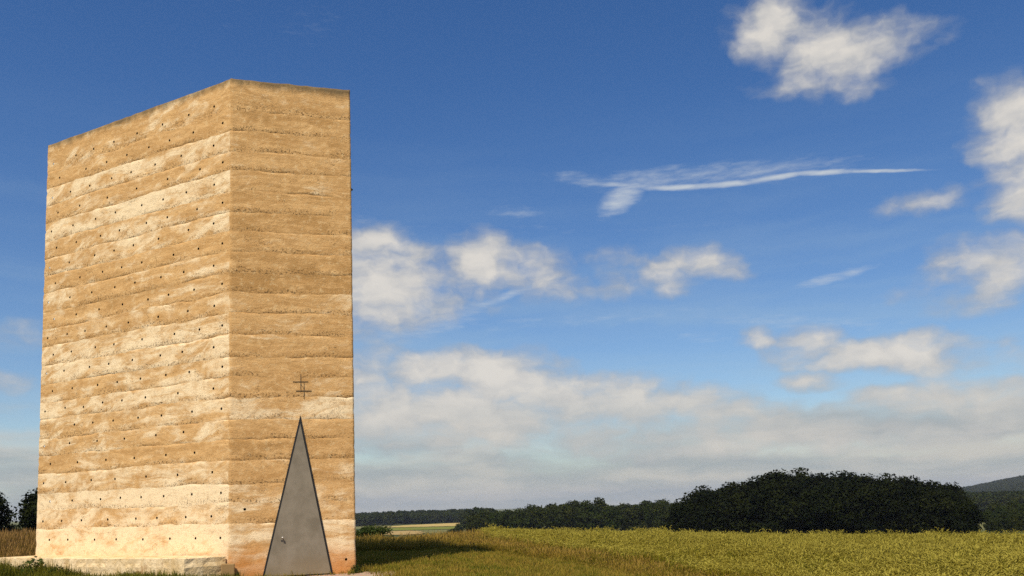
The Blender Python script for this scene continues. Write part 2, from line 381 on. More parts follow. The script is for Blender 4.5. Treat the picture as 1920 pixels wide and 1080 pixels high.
def metal(name, col, rough=0.45, met=0.6, var=0.3, scale=3.0):
    mt, T, b, _ = material(name)
    P = T.new('ShaderNodeTexCoord').outputs['Object']
    n = T.noise(P, scale, 6, 0.62)
    dark = tuple(v * (1 - var) for v in col); lite = tuple(min(1, v * (1 + var)) for v in col)
    T.put(b.inputs['Base Color'], T.mix(T.step(n, 0.3, 0.7), dark, lite))
    T.put(b.inputs['Roughness'], T.step(n, 0.3, 0.7, rough - 0.08, rough + 0.12)); b.inputs['Metallic'].default_value = met
    return mt
mt_black = metal('blackened_steel', (0.018, 0.017, 0.016), 0.55, 0.3)
mt_hole = metal('tie_pipe', (0.030, 0.022, 0.016), 0.7, 0.2)
mt_emblem = metal('emblem_steel', (0.14, 0.095, 0.045), 0.6, 0.3)
mt_brass = metal('polished_steel', (0.50, 0.46, 0.40), 0.35, 0.9)
mt_glass, T, b, _ = material('glass_bead')
b.inputs['Base Color'].default_value = (0.85, 0.86, 0.82, 1); b.inputs['Roughness'].default_value = 0.08; b.inputs['Specular IOR Level'].default_value = 0.9

# --- columns round the plan
cols = []
for f in range(5):
    stp = 0.05 if f < 2 else 0.25
    n = int(round(flen[f] / stp))
    for i in range(n):
        if i == 0:
            nn = nrm[f - 1] + nrm[f]; nn = nn / (1 + nrm[f - 1] @ nrm[f])
        else: nn = nrm[f]
        cols.append((*(POLY[f] + tanv[f] * (flen[f] * i / n)), *nn, sum(flen[:f]) + flen[f] * i / n, f, 1.0 if i == 0 else 0.0))
cols.append((*cols[0][:4], sum(flen), 4, 1.0))
cols = np.array(cols); NC = len(cols)
per = sum(flen); cs = cols[:, 4]; cf = cols[:, 5].astype(int)
csw = cs.copy(); csw[-1] = 0.0                   # wraps round
fullS = csw
LZ = [-0.35, 1.24, 1.72, 2.18, 2.71, 3.19, 3.65, 4.18, 4.65, 5.14, 5.65, 6.18, 6.68, 7.15, 7.69, 8.17, 8.66, 9.16, 9.69, 10.18, 10.69, 11.19, 12.0]
NL = len(LZ) - 1
def wave(k):
    if k == 0: return np.zeros(NC)
    a = (fbm(fullS / 1.3 + k * 13.7, k * 3.1, 40 + k, 3) - 0.5)
    b2 = (fbm(fullS / 0.22 + k * 5, k * 1.7, 90 + k, 3) - 0.5)
    if k == NL: return b2 * 0.035
    w = a * 0.11 + b2 * 0.05
    seam = sstep(0, 0.6, np.minimum(fullS, per - fullS))
    return w * seam
def joint(k):
    if k in (0,): return np.zeros(NC)
    if k == NL: return 0.02 + 0.025 * fbm(fullS / 0.15, 7.0, 5, 3)
    return 0.0005 + 0.012 * sstep(0.42, 0.80, fbm(fullS / 0.55 + k * 9, k * 2.3, 300 + k, 4))
HOLES = [
    [(6.65, 11.43),(5.75, 11.44),(4.78, 11.43),(3.8, 11.43),(2.87, 11.42),(2.03, 11.42),(1.27, 11.41),(0.27, 11.39)],
    [(6.95, 10.93),(5.92, 10.94),(5.05, 10.94),(4.27, 10.94),(3.41, 10.93),(2.59, 10.92),(1.72, 10.92),(0.57, 10.92)],
    [(6.64, 10.43),(5.49, 10.43),(4.52, 10.42),(3.59, 10.42),(2.81, 10.42),(1.9, 10.41),(1.07, 10.41),(0.27, 10.4)],
    [(6.96, 9.93),(6.17, 9.93),(5.0, 9.93),(3.82, 9.93),(2.65, 9.92),(1.49, 9.93),(0.54, 9.92)],
    [(6.67, 9.43),(5.69, 9.44),(4.84, 9.43),(4.03, 9.44),(2.99, 9.45),(2.18, 9.43),(1.22, 9.43),(0.27, 9.43)],
    [(6.96, 8.92),(6.08, 8.93),(5.01, 8.93),(4.22, 8.93),(3.17, 8.93),(2.4, 8.92),(1.38, 8.93),(0.52, 8.92)],
    [(6.66, 8.46),(5.78, 8.46),(4.69, 8.43),(3.73, 8.43),(2.97, 8.42),(2.18, 8.43),(1.1, 8.41),(0.23, 8.4)],
    [(6.96, 7.91),(6.14, 7.92),(5.25, 7.92),(4.07, 7.92),(3.29, 7.92),(2.52, 7.92),(1.58, 7.92),(0.51, 7.92)],
    [(6.67, 7.41),(5.63, 7.42),(4.8, 7.42),(3.82, 7.43),(3.03, 7.43),(2.09, 7.43),(1.17, 7.43),(0.22, 7.42)],
    [(6.96, 6.92),(6.0, 6.92),(5.09, 6.93),(4.33, 6.92),(3.35, 6.93),(2.41, 6.93),(1.46, 6.92),(0.5, 6.92)],
    [(6.7, 6.42),(5.79, 6.42),(4.72, 6.42),(3.59, 6.42),(2.72, 6.43),(1.85, 6.42),(1.09, 6.43),(0.24, 6.42)],
    [(6.97, 5.91),(6.2, 5.91),(5.32, 5.91),(4.13, 5.92),(3.04, 5.92),(2.29, 5.93),(1.29, 5.93),(0.51, 5.93)],
    [(6.69, 5.42),(5.61, 5.43),(4.82, 5.43),(3.77, 5.43),(2.85, 5.43),(2.07, 5.43),(1.0, 5.44),(0.23, 5.44)],
    [(6.98, 4.92),(5.86, 4.91),(5.03, 4.92),(4.09, 4.92),(3.2, 4.92),(2.42, 4.92),(1.37, 4.93),(0.52, 4.93)],
    [(6.69, 4.43),(5.47, 4.43),(4.29, 4.43),(3.4, 4.43),(2.64, 4.44),(1.86, 4.39),(1.09, 4.43),(0.22, 4.4)],
    [(6.96, 3.93),(5.97, 3.94),(4.89, 3.93),(4.03, 3.94),(3.07, 3.94),(2.26, 3.95),(1.5, 3.95)],
    [(5.68, 3.47),(4.7, 3.46),(3.52, 3.45),(2.45, 3.46),(1.32, 3.47),(0.23, 3.45)],
    [(6.07, 2.95),(5.07, 2.95),(3.91, 2.94),(2.82, 2.95),(1.67, 2.95),(0.52, 2.96)],
    [(6.67, 2.46),(5.49, 2.45),(4.36, 2.46),(3.19, 2.45),(2.25, 2.46),(1.2, 2.45),(0.25, 2.46)],
    [(6.96, 1.97),(5.99, 1.97),(5.01, 1.96),(4.19, 1.96),(3.41, 1.97),(2.64, 1.96),(1.49, 1.96),(0.55, 1.96)],
    [(6.65, 1.44),(5.79, 1.44),(4.78, 1.44),(4.01, 1.44),(2.94, 1.44),(1.89, 1.44),(1.07, 1.44),(0.27, 1.44)],
    [(6.95, 0.94),(6.13, 0.94),(5.25, 0.94),(4.28, 0.93),(3.28, 0.94),(2.44, 0.94),(1.35, 0.95),(0.57, 0.95)],
]

LIGHT_HOLES = {(0, 7), (2, 7), (6, 7), (8, 7), (9, 7), (12, 7), (16, 5), (19, 7)}
rng = random.Random(4)
tube = MB(); nn_ = 12
tv = []
for z, r in ((-0.006, 0.037), (-0.30, 0.037)):
    for k in range(nn_): tv.append((r * math.cos(2 * math.pi * k / nn_), r * math.sin(2 * math.pi * k / nn_), z))
tf = [(k, nn_ + k, nn_ + (k + 1) % nn_, (k + 1) % nn_) for k in range(nn_)] + [tuple(range(nn_, 2 * nn_))]
tube.add(tv, tf); me_hole = tube.mesh('tie_hole', [mt_hole])
bead = MB(); bead.tube([(0, 0, -0.03), (0, 0, -0.018), (0, 0, -0.010), (0, 0, -0.007)], [0.035, 0.033, 0.022, 0.006], 10)
me_bead = bead.mesh('glass_plug', [mt_glass], True)

def frame_matrix(face, s, z):                    # x along the face, y up, z outwards
    t, n = tanv[face], nrm[face]
    M = Matrix(((t[0], 0, n[0]), (t[1], 0, n[1]), (0, 1, 0))).to_4x4()
    M.translation = fp(face, s, z); return M

def add_hole(face, s, z, lit=False):
    o = link('tie_hole', me_hole, chapel); o.matrix_local = frame_matrix(face, s, z)
    if lit: link('glass_plug', me_bead, o)

hole_by_layer = {k: [] for k in range(NL)}
for r, row in enumerate(HOLES):
    k = NL - 1 - r
    for j, (s, z) in enumerate(row):
        hole_by_layer[k].append((s, z)); add_hole(0, s, z, (r, j) in LIGHT_HOLES)
for s, z in ((0.34, 1.575), (2.632, 0.322)):
    hole_by_layer[max(k for k in range(NL) if LZ[k] <= z)].append((SL + s, z)); add_hole(1, s, z)

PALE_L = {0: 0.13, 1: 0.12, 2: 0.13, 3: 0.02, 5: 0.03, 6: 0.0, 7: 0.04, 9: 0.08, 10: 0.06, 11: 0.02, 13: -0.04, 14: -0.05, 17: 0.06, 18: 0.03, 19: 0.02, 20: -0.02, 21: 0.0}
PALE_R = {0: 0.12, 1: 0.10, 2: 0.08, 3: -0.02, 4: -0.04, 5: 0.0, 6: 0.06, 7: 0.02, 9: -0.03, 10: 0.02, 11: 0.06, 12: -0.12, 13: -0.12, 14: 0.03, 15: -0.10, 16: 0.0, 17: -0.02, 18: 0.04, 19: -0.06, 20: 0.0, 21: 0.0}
for k in range(NL):
    zb = LZ[k] + wave(k); zt = LZ[k + 1] + wave(k + 1)
    h = LZ[k + 1] - LZ[k]; m_ = max(8, int(round(h / 0.05)))
    fr = [0.0, 0.020 / h] + list(np.linspace(0.07 / h, 1 - 0.07 / h, m_ - 1)) + [1 - 0.020 / h, 1.0]
    fr = np.array(fr); NR = len(fr)
    Sg = np.repeat(fullS[None, :], NR, 0); Vg = np.repeat(fr[:, None], NC, 1)
    Zg = zb[None] * (1 - Vg) + zt[None] * Vg
    face_mask = (1 - cols[:, 6])[None]
    off = (fbm(Sg / 0.5 + k * 31, Zg / 0.3, 500 + k, 3) - 0.5) * 0.012 + (hsh(np.array([k]), np.array([3]), 8)[0] - 0.5) * 0.008
    off = off + (vnoise(Sg / 0.06, Zg / 0.06, 700 + k) - 0.5) * 0.008
    pit = np.maximum(0, vnoise(Sg / 0.07, Zg / 0.05, 800 + k) - 0.78) * 0.14 * sstep(0.45, 0.08, Vg) * sstep(0.45, 0.6, fbm(Sg / 0.9, Zg / 0.4, 900 + k, 2))
    off = (off - pit)
    off[1] *= 0.5; off[-2] *= 0.5
    off[0] = -joint(k) ; off[-1] = -joint(k + 1)
    off = off * (0.35 + 0.65 * face_mask) - (1 - face_mask) * 0.028 * np.maximum(0, vnoise(Zg / 0.11, cs[None] * 3.0, 66) - 0.62)
    off[:, -1] = off[:, 0]
    du = np.zeros_like(off)
    keep = np.ones((NR - 1, NC - 1), bool)
    X = cols[None, :, 0] + cols[None, :, 2] * off; Y = cols[None, :, 1] + cols[None, :, 3] * off; Z = Zg.copy()
    for (hs, hz) in hole_by_layer[k]:
        face = 0 if hs < SL else 1; s0 = hs - (0 if face == 0 else SL)
        j = int(np.argmin(np.abs(cs - hs) + (cf != face) * 9)); i = int(np.argmin(np.abs(Z[:, j] - hz)))
        i = min(max(i, 2), NR - 3)
        keep[i - 1:i + 1, j - 1:j + 1] = False
        for di, dj in ((-1, -1), (-1, 0), (-1, 1), (0, -1), (0, 1), (1, -1), (1, 0), (1, 1)):
            a = math.atan2(di, dj); pp = POLY[face] + tanv[face] * (s0 + 0.033 * math.cos(a)) + nrm[face] * -0.002
            X[i + di, j + dj] = pp[0]; Y[i + di, j + dj] = pp[1]; Z[i + di, j + dj] = hz + 0.033 * math.sin(a)
    Vt = np.stack([X - CO[0], Y - CO[1], Z], -1).reshape(-1, 3)
    I = np.arange(NR * NC).reshape(NR, NC)
    F = np.stack([I[:-1, :-1], I[:-1, 1:], I[1:, 1:], I[1:, :-1]], -1)[keep].reshape(-1, 4)
    onL = (cf == 0)[None] & np.ones((NR, 1), bool)
    onL = onL | (np.arange(NC) == np.argmax(cf == 1))[None] & np.zeros((NR, 1), bool)
    pl = np.where(onL, PALE_L.get(k, 0.0) + 0.065, PALE_R.get(k, -0.02) - 0.015)  # right face made less pale overall, its dimmer light put into the colour
    if k in (16, 17): pl = pl + np.where(onL, 0.08 * np.exp(-((Sg - 4.1) / 1.0) ** 2), 0)
    if k == 2: pl = pl + np.where(onL, 0.11 * sstep(3.0, 4.4, Sg) - 0.04, 0)
    if k == 1: pl = pl - np.where(onL, 0.12 * np.exp(-((Sg - 3.1) / 0.7) ** 2), 0)
    if k == 6: pl = pl + np.where(onL, 0, 0.13 * sstep(SL + 1.7, SL + 2.5, Sg))
    dipv = np.where(onL, 0.30 + 0.14 * math.sin(k * 2.1), 0.04 + 0.10 * math.sin(k * 1.3))
    stn = np.where(onL, 0.50, 1.0)
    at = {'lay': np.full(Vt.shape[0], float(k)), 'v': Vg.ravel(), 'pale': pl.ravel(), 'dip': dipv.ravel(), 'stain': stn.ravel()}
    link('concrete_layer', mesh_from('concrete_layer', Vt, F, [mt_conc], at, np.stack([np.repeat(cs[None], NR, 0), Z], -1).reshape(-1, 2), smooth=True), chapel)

cap = MB(); inner = []
cen = sum(POLY) / 5
cap.prism([tuple(p + (cen - p) * 0.012 - cC) for p in POLY], 11.6, 11.93, lambda a, b_, c_: (a, b_, c_))
mt_cap = plain_field('roof_concrete', (0.16, 0.12, 0.07), (0.26, 0.19, 0.10), 1.5)
link('roof_slab', cap.mesh('roof_slab', [mt_cap]), chapel)

# --- door: a triangular steel leaf in a black frame
mt_door, T, b, _ = material('dull_steel')
P = T.new('ShaderNodeTexCoord').outputs['Object']
n = T.noise(T.vmath('MULTIPLY', P, (1, 1, 0.8)), 2.6, 7, 0.66); n2 = T.noise(P, 45.0, 4, 0.7)
c = T.mix(T.step(n, 0.3, 0.7), (0.180, 0.148, 0.100), (0.255, 0.212, 0.150))
c = T.mix(T.math('MULTIPLY', T.step(n2, 0.5, 0.75), 0.35), c, (0.16, 0.125, 0.08))
pz = T.sep(P)[2]
c = T.mix(T.math('MULTIPLY', T.step(T.math('ADD', pz, T.math('MULTIPLY', n, 0.6)), 1.0, 0.2), 0.5), c, (0.29, 0.205, 0.11))
T.put(b.inputs['Base Color'], c); b.inputs['Metallic'].default_value = 0.0; b.inputs['Specular IOR Level'].default_value = 0.2
T.put(b.inputs['Roughness'], T.step(n, 0.3, 0.7, 0.5, 0.68))
bp = T.new('ShaderNodeBump', {'Strength': 0.25, 'Distance': 0.004, 'Height': T.math('ADD', n2, T.math('MULTIPLY', n, 2.0))}); T.put(b.inputs['Normal'], bp.outputs[0])
def onR(s, z, o): return fp(1, s, z, o)
A, Bl, Br = (1.596, 3.745), (0.722, -0.015), (2.325, -0.015)
def inset(tri, d):
    out = []
    for i in range(3):
        p, q, r_ = (np.array(tri[(i + j) % 3]) for j in (-1, 0, 1))
        e1, e2 = unit(q - p), unit(r_ - q)
        n1, n2_ = np.array([-e1[1], e1[0]]), np.array([-e2[1], e2[0]])
        bis = (n1 + n2_) / (1 + n1 @ n2_); out.append(tuple(q + bis * d))
    return out
tri = [Bl, Br, A]
tin = inset(tri, 0.048)
frm = MB()
Vf = [onR(*q, -0.06) for q in tri] + [onR(*q, 0.030) for q in tri] + [onR(*q, 0.030) for q in tin] + [onR(*q, -0.06) for q in tin]
Ff = []
for i in range(3):
    j = (i + 1) % 3
    Ff += [(i, j, 3 + j, 3 + i), (3 + i, 3 + j, 6 + j, 6 + i), (6 + i, 6 + j, 9 + j, 9 + i)]
frm.add(Vf, Ff)
link('door_frame', frm.mesh('door_frame', [mt_black]), chapel)
leaf = MB(); tl = inset(tri, 0.042); tl2 = inset(tri, 0.038)
leaf.prism(tl, 0.031, 0.062, onR)
door = link('door', leaf.mesh('door', [mt_door]), chapel, label='tall triangular grey steel door leaf')
hd = MB(); hs, hz = 1.178, 0.895
hd.tube([onR(hs, hz, 0.060), onR(hs, hz, 0.10)], [0.013, 0.013], 10)
hd.tube([onR(hs, hz, 0.098), onR(hs, hz, 0.106), onR(hs, hz, 0.124), onR(hs, hz, 0.140), onR(hs, hz, 0.146)], [0.008, 0.018, 0.024, 0.017, 0.004], 12)
link('handle', hd.mesh('handle', [mt_brass], True), door)
hd = MB()
hd.tube([onR(hs - 0.012, hz - 0.075, 0.0615), onR(hs - 0.012, hz - 0.075, 0.068)], [0.022, 0.02], 10)  # dark disc standing in for the shadow below the handle
link('handle_shadow', hd.mesh('handle_shadow', [mt_black]), door)
gap_strip = MB(); gap_strip.prism([(0.70, -0.06), (2.36, -0.06), (2.36, -0.022), (0.70, -0.022)], 0.0, 0.16, onR)  # black strip standing in for the shaded gap under the door
link('door_gap_shade', gap_strip.mesh('door_gap_shade', [mt_black]), chapel)

# --- emblem of two interlocked crosses above the door
em = empty('cross_emblem', fp(1, 1.64, 4.44, 0.0)); em.parent = chapel
for (a0, b0, a1, b1, w) in ((1.609, 4.735, 1.608, 4.36, .0055), (1.424, 4.55, 1.782, 4.552, .0042), (1.686, 4.518, 1.683, 4.141, .0055), (1.50, 4.33, 1.857, 4.331, .0075), (1.615, 4.50, 1.684, 4.36, .004)):
    q = MB(); d = unit(np.array([a1 - a0, b1 - b0])); e_ = np.array([-d[1], d[0]]) * w; p0, p1 = np.array([a0, b0]), np.array([a1, b1])
    q.prism([tuple(p0 - e_), tuple(p1 - e_), tuple(p1 + e_), tuple(p0 + e_)], 0.002, 0.012 + w * 0.3, lambda a, b_, c_: fp(1, a, b_, c_) - em.location)
    link('bar', q.mesh('bar', [mt_emblem]), em)
sp = MB(); sp.tube([fp(2, 0.07, 9.42, -0.05), fp(2, 0.07, 9.415, 0.03), fp(2, 0.07, 9.40, 0.06)], [0.028, 0.028, 0.024], 8)
link('drain_spout', sp.mesh('drain_spout', [mt_black]), chapel)

# ------------------------------------------------------------------ plinth in front of the long face
mt_pl, T, b, _ = material('plinth_concrete')
P = T.new('ShaderNodeTexCoord').outputs['Object']
n = T.noise(P, 2.6, 6, 0.65, 0.6); n2 = T.noise(P, 14.0, 5, 0.65)
c = T.mix(T.step(n, 0.38, 0.62), (0.62, 0.43, 0.20), (0.82, 0.62, 0.35))
c = T.mix(T.math('MULTIPLY', T.step(T.noise(T.vmath('ADD', P, (4, 7, 1)), 1.8, 5, 0.7), 0.58, 0.68), 0.8), c, (0.36, 0.18, 0.065))
c = T.mix(T.math('MULTIPLY', T.step(n2, 0.55, 0.75), 0.35), c, (0.42, 0.27, 0.12))
T.put(b.inputs['Base Color'], c); b.inputs['Roughness'].default_value = 0.9; b.inputs['Specular IOR Level'].default_value = 0.15
bp = T.new('ShaderNodeBump', {'Strength': 0.8, 'Distance': 0.03, 'Height': T.math('ADD', n, n2)}); T.put(b.inputs['Normal'], bp.outputs[0])
def pl(s, o): p = cL + tanv[0] * s + nrm[0] * o; return (p[0] - cL[0], p[1] - cL[1])
outer = []
for s in np.arange(-0.30, SL - 0.42, 0.12): outer.append(pl(s, 0.92 + 0.02 * rng.uniform(-1, 1)))
for o_ in np.arange(0.90, -0.06, -0.12): outer.append(pl(SL - 0.02 - 0.42 * max(0, o_) / 0.92, o_))
outer += [pl(-0.05, -0.05), pl(-0.15, 0.15), pl(-0.26, 0.55)]
pm = MB(); n = len(outer); lev = [(-0.3, 0.0), (0.18, 0.0), (0.33, 0.012), (0.42, -0.004), (0.525, 0.0), (0.543, -0.025)]
cen2 = np.array(pl(SL / 2, 0.4)); Vp = []
for z, g in lev:
    for q in outer:
        q = np.array(q); d = unit(q - cen2); jit = (rng.random() - .5) * 0.03 if 0.1 < z < 0.5 else 0
        Vp.append((*(q + d * (g + jit)), z + (rng.random() - .5) * 0.006))
Fp = [(l * n + i, l * n + (i + 1) % n, (l + 1) * n + (i + 1) % n, (l + 1) * n + i) for l in range(len(lev) - 1) for i in range(n)]
Fp.append(tuple((len(lev) - 1) * n + i for i in range(n)))
pm.add(Vp, Fp)
o = link('concrete_plinth', pm.mesh('concrete_plinth', [mt_pl]), label='low pale concrete plinth with stained rough front along the chapel foot', category='plinth')
o.location = (cL[0], cL[1], 0)
bm_ = MB()
bm_.prism([(-0.17, -0.25), (0.13, -0.25), (0.125, 0.36), (-0.165, 0.37)], 0.0, 0.10, lambda a, b_, c_: (tanv[1][0] * a + nrm[1][0] * c_, tanv[1][1] * a + nrm[1][1] * c_, b_))
mt_blk = plain_field('weathered_stone', (0.26, 0.155, 0.06), (0.38, 0.235, 0.10), 9.0)
blk = link('stone_block', bm_.mesh('stone_block', [mt_blk]), label='small brown weathered block at the chapel corner beside the plinth', category='block')
blk.location = (cC[0] + nrm[1][0] * 0.06, cC[1] + nrm[1][1] * 0.06, 0)
bv = blk.modifiers.new('bevel', 'BEVEL'); bv.width = 0.02; bv.segments = 2

# ------------------------------------------------------------------ foliage
def leaf_mat(name, ca, cb, cc, trans=0.25, zvar=True):
    mt, T, b, out = material(name)
    P = T.new('ShaderNodeNewGeometry').outputs['Position']
    oi = T.new('ShaderNodeObjectInfo').outputs['Random']
    n = T.noise(P, 0.35, 3, 0.6); r = T.attr('r')
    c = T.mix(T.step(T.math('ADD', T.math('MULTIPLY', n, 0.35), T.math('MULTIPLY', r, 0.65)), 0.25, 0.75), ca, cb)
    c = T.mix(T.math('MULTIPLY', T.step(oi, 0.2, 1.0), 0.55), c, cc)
    T.put(b.inputs['Base Color'], c); b.inputs['Roughness'].default_value = 0.8; b.inputs['Specular IOR Level'].default_value = 0.04
    tr = T.new('ShaderNodeBsdfTranslucent', {'Color': c}); ms = T.new('ShaderNodeMixShader', {0: trans})
    T.l.new(b.outputs[0], ms.inputs[1]); T.l.new(tr.outputs[0], ms.inputs[2]); T.l.new(ms.outputs[0], out.inputs[0])
    return mt
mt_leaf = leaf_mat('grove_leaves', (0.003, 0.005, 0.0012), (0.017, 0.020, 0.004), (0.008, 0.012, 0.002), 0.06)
mt_leaf2 = leaf_mat('wood_leaves', (0.014, 0.020, 0.004), (0.038, 0.042, 0.008), (0.022, 0.034, 0.006), 0.12)
mt_leaf3 = leaf_mat('bush_leaves', (0.022, 0.038, 0.008), (0.060, 0.078, 0.016), (0.050, 0.06, 0.014), 0.2)
mt_bark, T, b, _ = material('bark')
P = T.new('ShaderNodeTexCoord').outputs['Object']
T.put(b.inputs['Base Color'], T.mix(T.noise(T.vmath('MULTIPLY', P, (6, 6, 1)), 2.0, 5), (0.014, 0.011, 0.008), (0.035, 0.028, 0.02))); b.inputs['Roughness'].default_value = 0.95

def leaf_faces(C, N, size, g):                   # one bent diamond per leaf clump
    n = len(C)
    a = g.normal(size=(n, 3)); N = N / (np.linalg.norm(N, axis=1, keepdims=True) + 1e-9)
    N = N + g.normal(size=(n, 3)) * 0.55; N /= np.linalg.norm(N, axis=1, keepdims=True)
    a -= N * (a * N).sum(1, keepdims=True); a /= np.linalg.norm(a, axis=1, keepdims=True); b = np.cross(N, a)
    s = size * g.uniform(0.6, 1.25, (n, 1)); bend = N * s * g.uniform(-0.3, 0.3, (n, 1))
    V = np.stack([C - a * s, C - b * s * 0.62 + bend, C + a * s * 0.95, C + b * s * 0.62 + bend], 1).reshape(-1, 3)
    return V, np.arange(4 * n).reshape(n, 4)

def crown_mesh(name, seed, H, Wd, base, n, size, mat, lobes=26, dome=0.6):
    g = np.random.default_rng(seed)
    # lobes of foliage spread over a rounded crown, unequal in size
    cen = []; rads = []
    for i in range(lobes):
        for _ in range(60):
            p = g.uniform(-1, 1, 3)
            rr = np.linalg.norm(p)
            if 0.35 < rr < 1: break
        h = base + (H - base) * (0.5 + 0.5 * p[2])
        taper = 1.0 - 0.45 * max(0, p[2]) ** 1.5 - 0.10 * max(0, -p[2])
        cen.append((p[0] * Wd * 0.40 * taper, p[1] * Wd * 0.40 * taper, base + (H - base) * (0.46 + 0.40 * p[2])))
        rads.append(g.uniform(0.10, 0.22) * Wd * 0.9)
    cen.append((0, 0, base + (H - base) * 0.52)); rads.append(0.38 * Wd)
    cen.append((0, 0, base + (H - base) * 0.68)); rads.append(0.27 * Wd)
    cen = np.array(cen); rads = np.array(rads)
    w = rads ** 2; w /= w.sum()
    k = g.choice(len(cen), n, p=w)
    d = g.normal(size=(n, 3)); d /= np.linalg.norm(d, axis=1, keepdims=True); d[:, 2] *= 0.85
    r = rads[k][:, None] * (1 - 0.75 * g.random((n, 1)) ** 1.7) * (1 + 0.05 * g.normal(size=(n, 1)))
    C = cen[k] + d * r
    C[:, 2] = np.maximum(C[:, 2], base * 0.5 + 0.15 * g.random(n))
    V, F = leaf_faces(C, d + np.array([0, 0, 0.35]), size, g)
    lr = g.random(len(cen)); rv = np.repeat(0.7 * lr[k] + 0.3 * g.random(n), 4)
    return mesh_from(name, V, F, [mat], {'r': rv})

def trunk_mesh(name, seed, H, Wd, base):
    g = random.Random(seed); q = MB(); r0 = H * 0.022 + 0.05
    top = H * 0.7; sw = [(g.uniform(-1, 1) * H * 0.02, g.uniform(-1, 1) * H * 0.02) for _ in range(5)]
    pts = [(sw[i][0] * i / 2, sw[i][1] * i / 2, -0.4 + (top + 0.4) * i / 4) for i in range(5)]
    q.tube(pts, [r0 * 1.35, r0, r0 * 0.8, r0 * 0.5, r0 * 0.15], 8)
    for i in range(7):
        t = g.uniform(0.25, 0.85); z = t * top; a = g.uniform(0, 6.28); ln = Wd * g.uniform(0.14, 0.26)
        p0 = Vector((0, 0, z)); p1 = p0 + Vector((math.cos(a) * ln * 0.5, math.sin(a) * ln * 0.5, ln * 0.35)); p2 = p0 + Vector((math.cos(a) * ln, math.sin(a) * ln, ln * 0.8))
        q.tube([p0, p1, p2], [r0 * 0.45, r0 * 0.28, r0 * 0.08], 6)
    return q.mesh(name, [mt_bark], True)

def tree_at(x, y, kind, sc, wsc, label, group=None, name='broadleaf_tree', rot=None, dz=0.0):
    z = float(ground_z(x, y)) + dz
    pr = dict(label=label, category='tree')
    if group: pr['group'] = group
    e = empty(name, (x, y, z), **pr)
    cm_, tm_ = kind
    link('trunk', tm_, e); link('crown', cm_, e)
    e.scale = (sc * wsc, sc * wsc, sc); e.rotation_euler.z = rng.uniform(0, 6.28) if rot is None else rot
    return e
def kinds(name, seeds, H, Wd, base, n, size, mat, lobes=26):
    return [(crown_mesh(name + '_crown', s, H, Wd, base, n, size, mat, lobes), trunk_mesh(name + '_trunk', s, H, Wd, base)) for s in seeds]

ordn = ['first', 'second', 'third', 'fourth', 'fifth', 'sixth', 'seventh', 'eighth', 'ninth', 'tenth', 'eleventh', 'twelfth', 'thirteenth', 'fourteenth', 'fifteenth', 'sixteenth']
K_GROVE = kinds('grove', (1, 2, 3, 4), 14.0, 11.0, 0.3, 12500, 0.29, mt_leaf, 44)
K_WOOD = kinds('wood', (11, 12, 13), 16.0, 13.0, 0.4, 5200, 0.46, mt_leaf2, 34)
K_FAR = kinds('far', (21, 22, 23), 15.0, 15.0, 0.5, 1100, 0.95, mt_leaf2, 16)
K_NEAR = kinds('near', (31, 32), 6.0, 5.0, 0.5, 5200, 0.17, mt_leaf, 26)

def px_dir(px): return (px - 960) / 1660.0        # tangent of the bearing of a column seen from the path
# dark grove beyond the cereal field: (tangent of bearing, distance, height)
def grove(lst, labelf, K, H0, group, wsc0=1.0):
    for i, (tb, d, top, ws) in enumerate(lst):
        y = d / math.hypot(1, tb); x = tb * y
        g_ = float(ground_z(x, y)); h = top - g_
        tree_at(x, y, K[i % len(K)], h / H0, ws, labelf(i), group)
def topz(px, py, d):                              # height of a crown top at distance d
    hor = 946.3 - (px - 800) * 0.0342
    return EYE + (hor - py) / 1660 * d * 1.0
GF = [(1272, 932, 166), (1302, 914, 168), (1338, 912, 165), (1385, 905, 168), (1432, 898, 164), (1480, 897, 168), (1528, 900, 164), (1576, 895, 168), (1622, 902, 164), (1670, 900, 168), (1718, 904, 164), (1762, 914, 168), (1793, 932, 163)]
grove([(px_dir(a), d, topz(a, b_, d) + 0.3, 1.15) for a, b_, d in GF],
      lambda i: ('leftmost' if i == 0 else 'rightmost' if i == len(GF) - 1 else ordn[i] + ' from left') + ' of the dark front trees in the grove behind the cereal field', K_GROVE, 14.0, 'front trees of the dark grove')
GB = [(1312, 908, 182), (1362, 897, 180), (1410, 882, 184), (1450, 878, 180), (1490, 876, 183), (1532, 881, 180), (1572, 874, 184), (1612, 887, 180), (1650, 887, 184), (1690, 887, 180), (1730, 893, 184), (1768, 903, 180)]
grove([(px_dir(a), d, topz(a, b_, d) + 0.3, 1.12) for a, b_, d in GB],
      lambda i: ('leftmost' if i == 0 else 'rightmost' if i == len(GB) - 1 else ordn[i] + ' from left') + ' of the taller crowns rising behind the front of the dark grove', K_GROVE, 14.0, 'rear trees of the dark grove')
MW = [(885, 958, 330), (925, 953, 335), (965, 951, 325), (1005, 943, 330), (1048, 938, 322), (1090, 936, 330), (1135, 942, 325), (1180, 940, 330), (1222, 937, 325), (1255, 938, 335)]
grove([(px_dir(a), d, topz(a, b_, d) + 0.5, 1.0) for a, b_, d in MW],
      lambda i: ('leftmost' if i == 0 else 'rightmost' if i == len(MW) - 1 else ordn[i] + ' from left') + ' of the green front trees of the low wood left of the grove', K_WOOD, 16.0, 'front trees of the low wood')
MB_ = [(903, 952, 365), (945, 950, 362), (985, 944, 366), (1028, 938, 360), (1070, 931, 365), (1112, 931, 362), (1158, 938, 365), (1202, 932, 360), (1236, 934, 366)]
